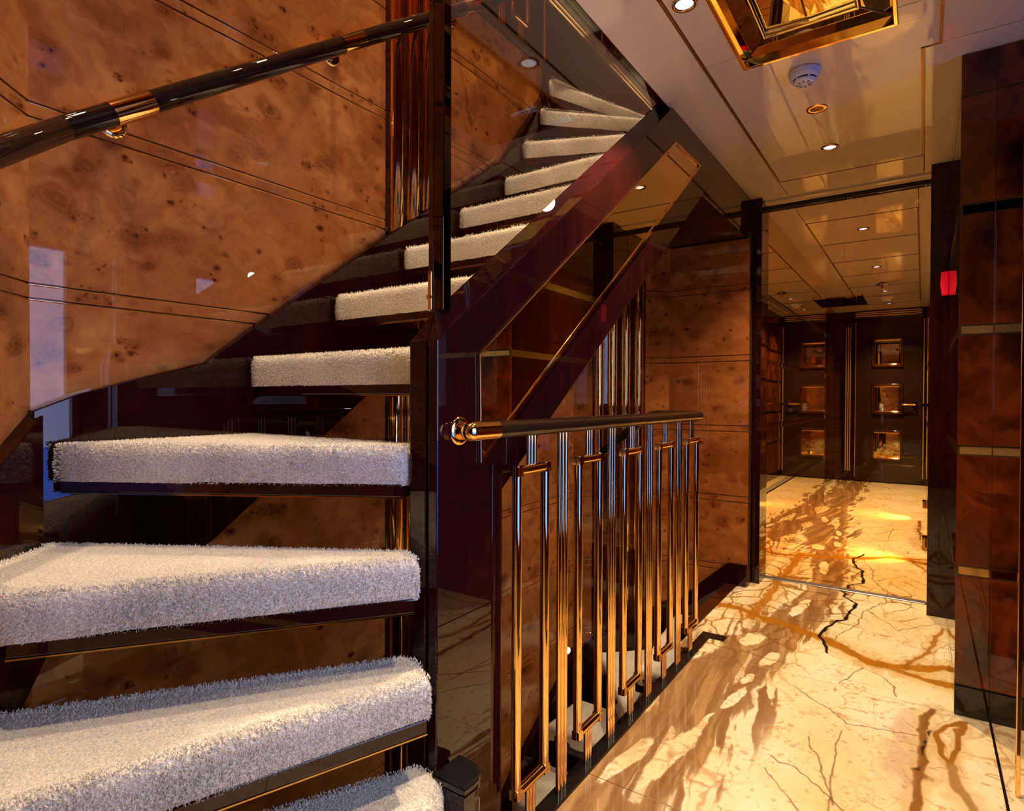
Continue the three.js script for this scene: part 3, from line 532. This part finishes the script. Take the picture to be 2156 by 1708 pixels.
{ const m = new THREE.Matrix4(), o = fFar(0, 0, 0.006); m.makeBasis(fFar(1, 0, 0.006).sub(o), V(0, 1, 0), fFar(0, 0, 1.006).sub(o)).setPosition(o);
  part('wall_stringer', extrude([[0, -0.42], [0.59, -0.16], [0.59, -0.7], [0, -0.95]], 'z', -0.01, 0.03, 0.003).applyMatrix4(m), M.mahogany, low); }

// ------------------------------------------------------------------ glass screen on the stringer
const screen = thing('glass_screen', 'clear glass pane rising from the stair stringer to the ceiling, with slim bronze end post', 'glass screen');
part('pane', extrude([[-0.972, 1.262], [-0.972, 2.186], [-2.20, 2.186]], 'x', -0.8455, -0.8435), M.glass, screen);
const post = part('end_post', box(-0.857, -0.829, 1.235, 2.60, -0.972, -0.945, 0.003), M.postdark, screen);
part('wood_face', box(-0.871, -0.8575, 1.235, 2.60, -0.972, -0.9455, 0.002), M.brownwood, post);
part('fitting', [box(-0.869, -0.859, 1.237, 1.32, -0.9458, -0.941, 0.002), cyl(V(-0.864, 1.265, -0.942), V(-0.864, 1.265, -0.938), 0.0055, 14)], M.gold, screen);

// ------------------------------------------------------------------ balustrade
function balustrade(label, X, z0, n, y0, yr, withEnds) {
  const t = thing('balustrade', label, 'balustrade');
  const R = 0.0120, r = 0.0066, rs = 0.0054, top = y0 + 0.887, bot = y0 + 0.097;
  for (let i = 0; i < n; i++) {
    const a = z0 - 0.3045 * i, b = a - 0.150, A = a - R, B = b + R;
    const fr = part('frame', [
      cyl(V(X, bot, A), V(X, top, A), R, 18), cyl(V(X, bot, B), V(X, top, B), R, 18),
      cyl(V(X, top - R, A), V(X, top - R, B), R, 18), cyl(V(X, bot + R, A), V(X, bot + R, B), R, 18),
      ...[A, B].flatMap(z => [top, bot].map(y => { const s = new THREE.BoxGeometry(R * 1.9, R * 1.9, R * 1.9); s.translate(X, y + (y === top ? -R : R), z); return s; }))], M.gold, t);
    for (const k of [-1, 0, 1]) { const z = (A + B) / 2 + k * 0.0139; part('short_bar', cyl(V(X, top - 0.003, z), V(X, yr, z), rs, 14), M.gold, fr); part('short_bar', cyl(V(X, y0, z), V(X, bot + 0.003, z), rs, 14), M.gold, fr); }
    if (i + 1 < n) { const c = b - 0.0773; for (const k of [-1, 0, 1]) part('bar', cyl(V(X, y0, c + k * 0.0172), V(X, yr, c + k * 0.0172), r, 14), M.gold, t); }
  }
  return t;
}
const bal = balustrade('gilt balustrade of five tall rectangular frames and triple bars along the marble floor', -0.785, -1.147, 5, 0.004, 0.968);
part('handrail', sweepPoly([V(-0.785, 0.98, -1.072), V(-0.785, 0.98, -2.575), V(-1.02, 0.98, -2.575), V(-1.25, 0.80, -2.575)], 0.0205, 0.05), M.rail, bal, 'dark lacquered round handrail');
part('collar', [cyl(V(-0.785, 0.98, -0.985), V(-0.785, 0.98, -1.073), 0.0212, 24)], M.gold, bal, 'polished gilt sleeve on the rail end');
{ const s = new THREE.SphereGeometry(0.0212, 24, 16); s.translate(-0.785, 0.98, -0.985); const d = lathe([[0, 0.004], [0.02, 0.006], [0.028, 0.004], [0.031, 0]], 32); d.rotateZ(-Math.PI / 2); d.translate(-0.8148, 0.98, -0.985); part('rosette', [s, d, cyl(V(-0.812, 0.98, -0.985), V(-0.785, 0.98, -0.985), 0.016, 20)], M.gold, bal); }
const bal2 = balustrade('gilt balustrade on the upper deck edge, glimpsed high through the glass pane', -1.605, -1.70, 3, 2.755, 3.70);
part('handrail', cyl(V(-1.605, 3.72, -1.2), V(-1.605, 3.72, -2.62), 0.02, 16), M.rail, bal2);
part('end_bar', cyl(V(-1.605, 2.755, -2.606), V(-1.605, 3.7, -2.606), 0.008, 12), M.gold, bal2);

// ------------------------------------------------------------------ handrail on the wall
const wr = thing('wall_handrail', 'dark lacquered round handrail with gilt sleeves climbing the burl wall', 'handrail');
const RX = -1.515, rp = z => V(RX, 1.640 + (-0.53 - z) * 0.7275, z), RR = 0.0255;
part('rail', [cyl(V(-1.02, 1.165, 0.0), rp(-0.505), RR, 24), cyl(rp(-0.505), rp(-2.45), RR, 24)], M.rail, wr);
{ const s = new THREE.SphereGeometry(RR, 20, 14); s.translate(...rp(-0.505).toArray()); part('elbow', s, M.rail, wr); }
for (const z of [-0.638, -1.283, -1.885]) {
  const sl = part('sleeve', cyl(rp(z + 0.042), rp(z - 0.042), RR + 0.0015, 24), M.gold, wr);
  const d = lathe([[0, 0.006], [0.024, 0.008], [0.032, 0.004], [0.034, 0]], 28); d.rotateZ(-Math.PI / 2); const p = rp(z); d.translate(-1.615, p.y - 0.01, p.z);
  part('bracket', [cyl(V(-1.614, p.y - 0.01, p.z), V(RX, p.y - 0.005, p.z), 0.011, 16), d], M.gold, sl);
}

// ------------------------------------------------------------------ ceiling fittings
function downlight(x, z, y, label, r = 0.036) {
  const t = thing('ceiling_light', label, 'ceiling light', [x, y, z]);
  const ring = lathe([[r * 0.70, 0.002], [r * 0.74, -0.004], [r * 0.95, -0.005], [r * 1.02, -0.001], [r * 1.02, 0.002]], 36);
  part('trim_ring', ring, M.bronze, t);
  part('lens', lathe([[0.0001, -0.0005], [r * 0.5, -0.0008], [r * 0.72, -0.0005], [r * 0.72, 0.006]], 32), M.lens, t);
  return t;
}
downlight(-0.357, -3.034, CE, 'round recessed ceiling light between the ceiling speaker and the far doorway');
downlight(-0.577, -1.703, CE, 'round recessed ceiling light beside the mirrored coffer, above the glass pane');
downlight(-0.338, -4.598, CE, 'round recessed ceiling light just beyond the doorway, nearest on the far corridor ceiling');
downlight(-0.338, -5.973, CE, 'second round recessed ceiling light beyond the doorway, before the hanging sprinkler');
downlight(-0.338, -7.35, CE, 'third round recessed ceiling light beyond the doorway, between sprinkler and smoke detector');
downlight(-0.338, -8.30, CE, 'last round recessed ceiling light close above the panelled door');
for (const [x, z, p] of [[-0.357, -3.034, LAMP], [-0.577, -1.703, LAMP], [-0.338, -4.598, FARLAMP], [-0.338, -5.973, FARLAMP], [-0.338, -7.35, FARLAMP], [-0.338, -8.30, FARLAMP * 0.6]]) spot(x, CE - 0.012, z, x, 0, z, p);
// lights behind the camera and on the upper deck
for (const [x, z, l, p] of [[-0.2, -0.95, 'round recessed ceiling light above the marble floor near the stair foot', 0.6], [-0.1, 0.9, 'round recessed ceiling light behind the viewpoint', 0.5]]) { downlight(x, z, CE, l); spot(x, CE - 0.012, z, x, 0, z, LAMP * p, 0.55); }
// low step lights on the far corridor wall throw warm streaks across the marble
for (const [z, l] of [[-4.66, 'small gilt step light low on the right wall just beyond the doorway'], [-6.33, 'small gilt step light low on the right wall halfway to the door']]) {
  const t = thing('step_light', l, 'step light', [0.024, 0.14, z]);
  part('housing', box(-0.022, 0, -0.03, 0.03, -0.06, 0.06, 0.004), M.bronze, t); part('lens', box(-0.0235, -0.021, -0.022, 0.018, -0.05, 0.05), M.amberlens, t);
  spot(-0.03, 0.14, z + 0.24 * 0, -0.6, -0.06, z - 0.04, 2.2, 0.9, new THREE.Color().setRGB(1, 0.62, 0.2), 0.8);
}
for (const [x, z, l] of [[-1.25, -1.2, 'round ceiling light over the upper stair flight'], [-1.2, -2.5, 'round ceiling light over the upper winder treads'], [-1.2, -0.1, 'round ceiling light over the lower winder treads'], [-2.1, -1.5, 'round ceiling light over the upper deck passage']]) { downlight(x, z, 4.598, l, 0.045); spot(x, 4.58, z, x, 0, z, UPLAMP, 0.8, WARM2); }

{
  const t = thing('smoke_detector', 'round white smoke detector on the ceiling beside the mirrored coffer', 'smoke detector', [-0.349, CE, -2.286]);
  part('base', lathe([[0.001, 0], [0.050, 0], [0.052, -0.004], [0.052, -0.010], [0.049, -0.013]], 36), M.white, t);
  part('body', lathe([[0.049, -0.010], [0.049, -0.020], [0.042, -0.028], [0.037, -0.029]], 36), M.white, t);
  part('slot', lathe([[0.037, -0.026], [0.035, -0.036]], 32), M.dark, t);
  const cap = part('cap', lathe([[0.036, -0.034], [0.036, -0.038], [0.030, -0.043], [0.012, -0.045], [0.001, -0.045]], 32), M.white, t);
  for (let k = 0; k < 6; k++) { const a = k / 6 * 6.283; const b = new THREE.BoxGeometry(0.006, 0.012, 0.006); b.translate(0.0375, -0.031, 0); b.rotateY(a); part('rib', b, M.white, t); }
  for (let k = 0; k < 8; k++) { const b = new THREE.BoxGeometry(0.014, 0.001, 0.003); b.translate(0.019, -0.0452, 0); b.rotateY(k / 8 * 6.283); part('vent', b, M.dark, cap); }
}
{
  const t = thing('ceiling_speaker', 'small round gilt ceiling speaker with a perforated centre', 'speaker', [-0.353, CE, -2.605]);
  part('ring', lathe([[0.022, -0.002], [0.024, -0.004], [0.036, -0.004], [0.038, 0.001]], 36), M.gold, t);
  part('grille', lathe([[0.0001, -0.0035], [0.016, -0.003], [0.023, -0.0015]], 28), M.grille, t);
}
{
  const t = thing('smoke_detector', 'small white smoke detector on the far corridor ceiling beyond the doorway', 'smoke detector', [-0.338, CE, -7.72]);
  part('base', lathe([[0.001, 0], [0.062, 0], [0.064, -0.02], [0.05, -0.035]], 24), M.white, t); part('cap', lathe([[0.045, -0.03], [0.042, -0.052], [0.001, -0.058]], 24), M.white, t);
}
{
  const t = thing('sprinkler', 'small pendant fire sprinkler hanging from the far corridor ceiling', 'sprinkler', [-0.34, CE, -6.833]);
  part('stem', lathe([[0.001, 0], [0.028, 0], [0.028, -0.006], [0.010, -0.01], [0.009, -0.05], [0.001, -0.05]], 20), M.bronze, t);
  part('deflector', lathe([[0.001, -0.015], [0.05, -0.013], [0.05, -0.017], [0.001, -0.019]], 20), M.bronze, t);
}
{ const t = thing('ceiling_speaker', 'tiny dark round speaker on the far corridor ceiling near the door', 'speaker', [-0.335, CE, -7.98]); part('ring', lathe([[0.02, -0.004], [0.04, -0.004], [0.042, 0.001]], 24), M.bronze, t); part('grille', lathe([[0.0001, -0.003], [0.024, -0.003]], 24), M.dark, t); }
{
  const t = thing('ceiling_hatch', 'dark square mirrored hatch in the far corridor ceiling', 'ceiling hatch', [-0.745, CE, -7.84]);
  part('panel', box(-0.195, 0.195, -0.012, -0.003, -0.38, 0.38, 0.002), M.black, t);
  part('frame', [box(-0.2, 0.2, -0.014, 0, -0.39, -0.37, 0.003), box(-0.2, 0.2, -0.014, 0, 0.37, 0.39, 0.003), box(-0.2, -0.18, -0.014, 0, -0.39, 0.39, 0.003), box(0.18, 0.2, -0.014, 0, -0.39, 0.39, 0.003)], M.bronze, t);
}

// mirrored coffer in the ceiling: bevelled amber mirror facets, gilt edges
{
  const x0 = -0.521, x1 = -0.072, z0 = -2.16, z1 = -1.20, t = thing('ceiling_coffer', 'rectangular ceiling coffer lined with slanting amber mirror facets and gilt edges', 'ceiling coffer');
  part('gilt_frame', [[x0, x1, z0, z0 + 0.012], [x0, x1, z1 - 0.012, z1], [x0, x0 + 0.012, z0, z1], [x1 - 0.012, x1, z0, z1]].map(([a, b, c, d]) => box(a, b, CE - 0.004, CE + 0.04, c, d, 0.002)), M.gold, t);
  const facet = (name, a, b, c, d, mat) => { const g = new THREE.BufferGeometry(); const q = d ? [a, b, c, a, c, d] : [a, b, c]; g.setAttribute('position', new THREE.Float32BufferAttribute(q.flatMap(p => p), 3)); g.computeVertexNormals(); const u = g.clone(), p = u.attributes.position; for (let i = 0; i < p.count; i++) p.setY(i, p.getY(i) + 0.006); const ix = []; for (let i = 0; i < p.count; i += 3) ix.push(i, i + 2, i + 1); const r = u; const pp = r.attributes.position.array.slice(); ix.forEach((k, i) => { for (let j = 0; j < 3; j++) r.attributes.position.array[i * 3 + j] = pp[k * 3 + j]; }); r.computeVertexNormals(); return part(name, [boxUV(g), boxUV(r)], mat || M.mirror, t); };
  const i0 = 0.095, Y0 = CE + 0.008, Y1 = CE + 0.012, o = [[x0 + 0.012, z0 + 0.012], [x1 - 0.012, z0 + 0.012], [x1 - 0.012, z1 - 0.012], [x0 + 0.012, z1 - 0.012]], n = [[x0 + i0, z0 + 0.14], [x1 - i0, z0 + 0.14], [x1 - i0, z1 - 0.14], [x0 + i0, z1 - 0.14]];
  const P = (p, y) => [p[0], y, p[1]];
  for (let i = 0; i < 4; i++) facet('border_facet', P(o[i], CE + 0.026), P(o[(i + 1) % 4], CE + 0.026), P(n[(i + 1) % 4], Y1), P(n[i], Y1));
  const c = [(n[0][0] + n[1][0]) / 2, (n[0][1] + n[2][1]) / 2], far = [c[0], n[0][1] + 0.012], near = [c[0], n[2][1] - 0.012];
  const q = n.map(p => [mix(p[0], c[0], 0.06), mix(p[1], c[1], 0.03)]);
  const dn = CE + 0.016, up = CE + 0.022;
  // V-shaped facets meeting on the middle of each short side
  facet('centre_facet', P(q[0], up), P(far, dn), P([q[0][0], c[1]], up)); facet('centre_facet', P(far, dn), P(q[1], up), P([q[1][0], c[1]], up));
  facet('centre_facet', P(far, dn), P([q[1][0], c[1]], up), P([c[0], c[1]], dn + 0.004)); facet('centre_facet', P([q[0][0], c[1]], up), P(far, dn), P([c[0], c[1]], dn + 0.004));
  facet('centre_facet', P([q[0][0], c[1]], up), P(near, dn), P(q[3], up)); facet('centre_facet', P([q[1][0], c[1]], up), P(q[2], up), P(near, dn));
  facet('centre_facet', P([q[1][0], c[1]], up), P(near, dn), P([c[0], c[1]], dn + 0.004)); facet('centre_facet', P(near, dn), P([q[0][0], c[1]], up), P([c[0], c[1]], dn + 0.004));
  const bar = (a, b) => part('bevel_strip', cyl(V(...a), V(...b), 0.009, 6), M.mirror, t);
  for (let i = 0; i < 4; i++) { part('bevel_strip', cyl(V(n[i][0], Y1, n[i][1]), V(n[(i + 1) % 4][0], Y1, n[(i + 1) % 4][1]), 0.008, 6), M.mirror, t); part('gilt_edge', cyl(V(o[i][0], CE + 0.025, o[i][1]), V(n[i][0], Y1, n[i][1]), 0.003, 6), M.bronze, t); }
  bar(P(q[0], up), P(far, dn)); bar(P(q[1], up), P(far, dn)); bar(P(near, dn), P(q[2], up)); bar(P(near, dn), P(q[3], up));
  part('backing', box(x0, x1, CE + 0.1, CE + 0.12, z0, z1), M.mirror, t);
}

// ------------------------------------------------------------------ door at the end of the far corridor
{
  const Z = -8.88, d = struct('door_1', box(-0.725, -0.004, 0.012, 2.09, Z - 0.02, Z + 0.02, 0.003), M.doorwood);
  part('door_frame', [box(-0.745, -0.725, 0, 2.12, Z - 0.02, Z + 0.03, 0.003), box(-0.004, 0.016, 0, 2.12, Z - 0.02, Z + 0.03, 0.003), box(-0.745, 0.016, 2.09, 2.19, Z - 0.02, Z + 0.025, 0.003)], M.mahogany, d);
  part('gilt_edge', [box(0.000, 0.010, 0.08, 2.05, Z + 0.03, Z + 0.036), box(-0.724, -0.719, 0.05, 2.05, Z + 0.02, Z + 0.024)], M.satin, d);
  for (const [a, b] of [[1.468, 1.835], [0.873, 1.252], [0.285, 0.668]]) {
    const f = part('mirror_square', box(-0.505, -0.240, a + 0.035, b - 0.035, Z + 0.02, Z + 0.026), M.mirror, d);
    const ring = (o, i, y0, y1) => [box(-0.54 + o, -0.205 - o, b - o - i, b - o, Z + y0, Z + y1, 0.004), box(-0.54 + o, -0.205 - o, a + o, a + o + i, Z + y0, Z + y1, 0.004), box(-0.54 + o, -0.54 + o + i, a + o, b - o, Z + y0, Z + y1, 0.004), box(-0.205 - o - i, -0.205 - o, a + o, b - o, Z + y0, Z + y1, 0.004)];
    part('square_frame', ring(0, 0.022, 0.018, 0.045), M.brownwood, f); part('bevel', ring(0.022, 0.015, 0.018, 0.034), M.gold, f);
  }
  const h = part('door_handle', [cyl(V(-0.085, 0.995, Z + 0.02), V(-0.085, 0.995, Z + 0.032), 0.032, 24), cyl(V(-0.085, 0.995, Z + 0.03), V(-0.085, 0.995, Z + 0.075), 0.011, 14), cyl(V(-0.075, 0.995, Z + 0.07), V(-0.205, 0.992, Z + 0.07), 0.012, 16, 0.009)], M.gold, d);
  { const s = new THREE.SphereGeometry(0.014, 14, 10); s.translate(-0.208, 0.992, Z + 0.07); part('lever_tip', s, M.gold, h); }
  part('key_plate', [cyl(V(-0.085, 0.905, Z + 0.02), V(-0.085, 0.905, Z + 0.028), 0.026, 20)], M.gold, d);
  part('keyhole', [cyl(V(-0.085, 0.905, Z + 0.027), V(-0.085, 0.905, Z + 0.0295), 0.013, 16)], M.dark, d);
  part('latch', [cyl(V(0.002, 0.99, Z + 0.03), V(0.002, 0.99, Z + 0.06), 0.016, 16)], M.gold, d);
  // gilt-fluted jamb and head beside the door
  const j = thing('door_surround', 'dark door surround with three gilt flutes on the jamb and head, round gilt boss at the corner', 'door surround');
  part('jamb', box(-0.855, -0.750, 0.0, 2.02, Z - 0.02, Z + 0.035, 0.003), M.mahogany, j);
  part('head', box(-0.745, -0.01, 2.10, 2.185, Z + 0.02, Z + 0.04, 0.003), M.mahogany, j);
  part('corner_block', box(-0.865, -0.745, 2.02, 2.12, Z - 0.02, Z + 0.045, 0.003), M.mahogany, j);
  part('boss', cyl(V(-0.80, 2.07, Z + 0.04), V(-0.80, 2.07, Z + 0.052), 0.022, 20), M.gold, j);
  for (const k of [-1, 0, 1]) { part('flute', box(-0.803 + k * 0.024 - 0.006, -0.803 + k * 0.024 + 0.006, 0.13, 1.99, Z + 0.035, Z + 0.041, 0.002), M.satin, j); part('flute', box(-0.725, -0.02, 2.142 + k * 0.024 - 0.006, 2.142 + k * 0.024 + 0.006, Z + 0.04, Z + 0.045, 0.002), M.satin, j); }
}

// ------------------------------------------------------------------ red fabric pouch on the dark pillar
{
  const t = thing('exit_sign_cover', 'small bright red slip cover hanging on the dark pillar beside the doorway', 'cover');
  const s = []; for (const [x, y] of [[0.066, 1.662], [0.0945, 1.664], [0.0945, 1.552], [0.070, 1.550], [0.063, 1.60]]) s.push([x, y]);
  const b = part('pouch', extrude(s, 'z', -3.530, -3.508, 0.005), M.red, t);
  part('hem', [box(0.072, 0.0945, 1.562, 1.565, -3.509, -3.506, 0.001)], M.red, b); part('fold', box(0.078, 0.080, 1.568, 1.655, -3.509, -3.5065, 0.001), M.red, b);
}

// ------------------------------------------------------------------ outdoors beyond the window
{
  const g = new THREE.PlaneGeometry(160, 50, 90, 24); const p = g.attributes.position;
  for (let i = 0; i < p.count; i++) { const x = p.getX(i), y = p.getY(i); p.setXYZ(i, 42 + (y + 25) * 0.9 + fbm(x * 0.08, y * 0.08, 3, 4) * 9, (y + 25) * 0.42 + fbm(x * 0.05, y * 0.1, 6, 4) * 8 - 2, x - 20); }
  g.computeVertexNormals(); const m = struct('hills', g, M.hill);
  const s = new THREE.PlaneGeometry(300, 300); s.rotateX(-Math.PI / 2); s.translate(152, -2.2, 0); struct('sea', s, M.sea);
}

renderer.render(scene, camera);
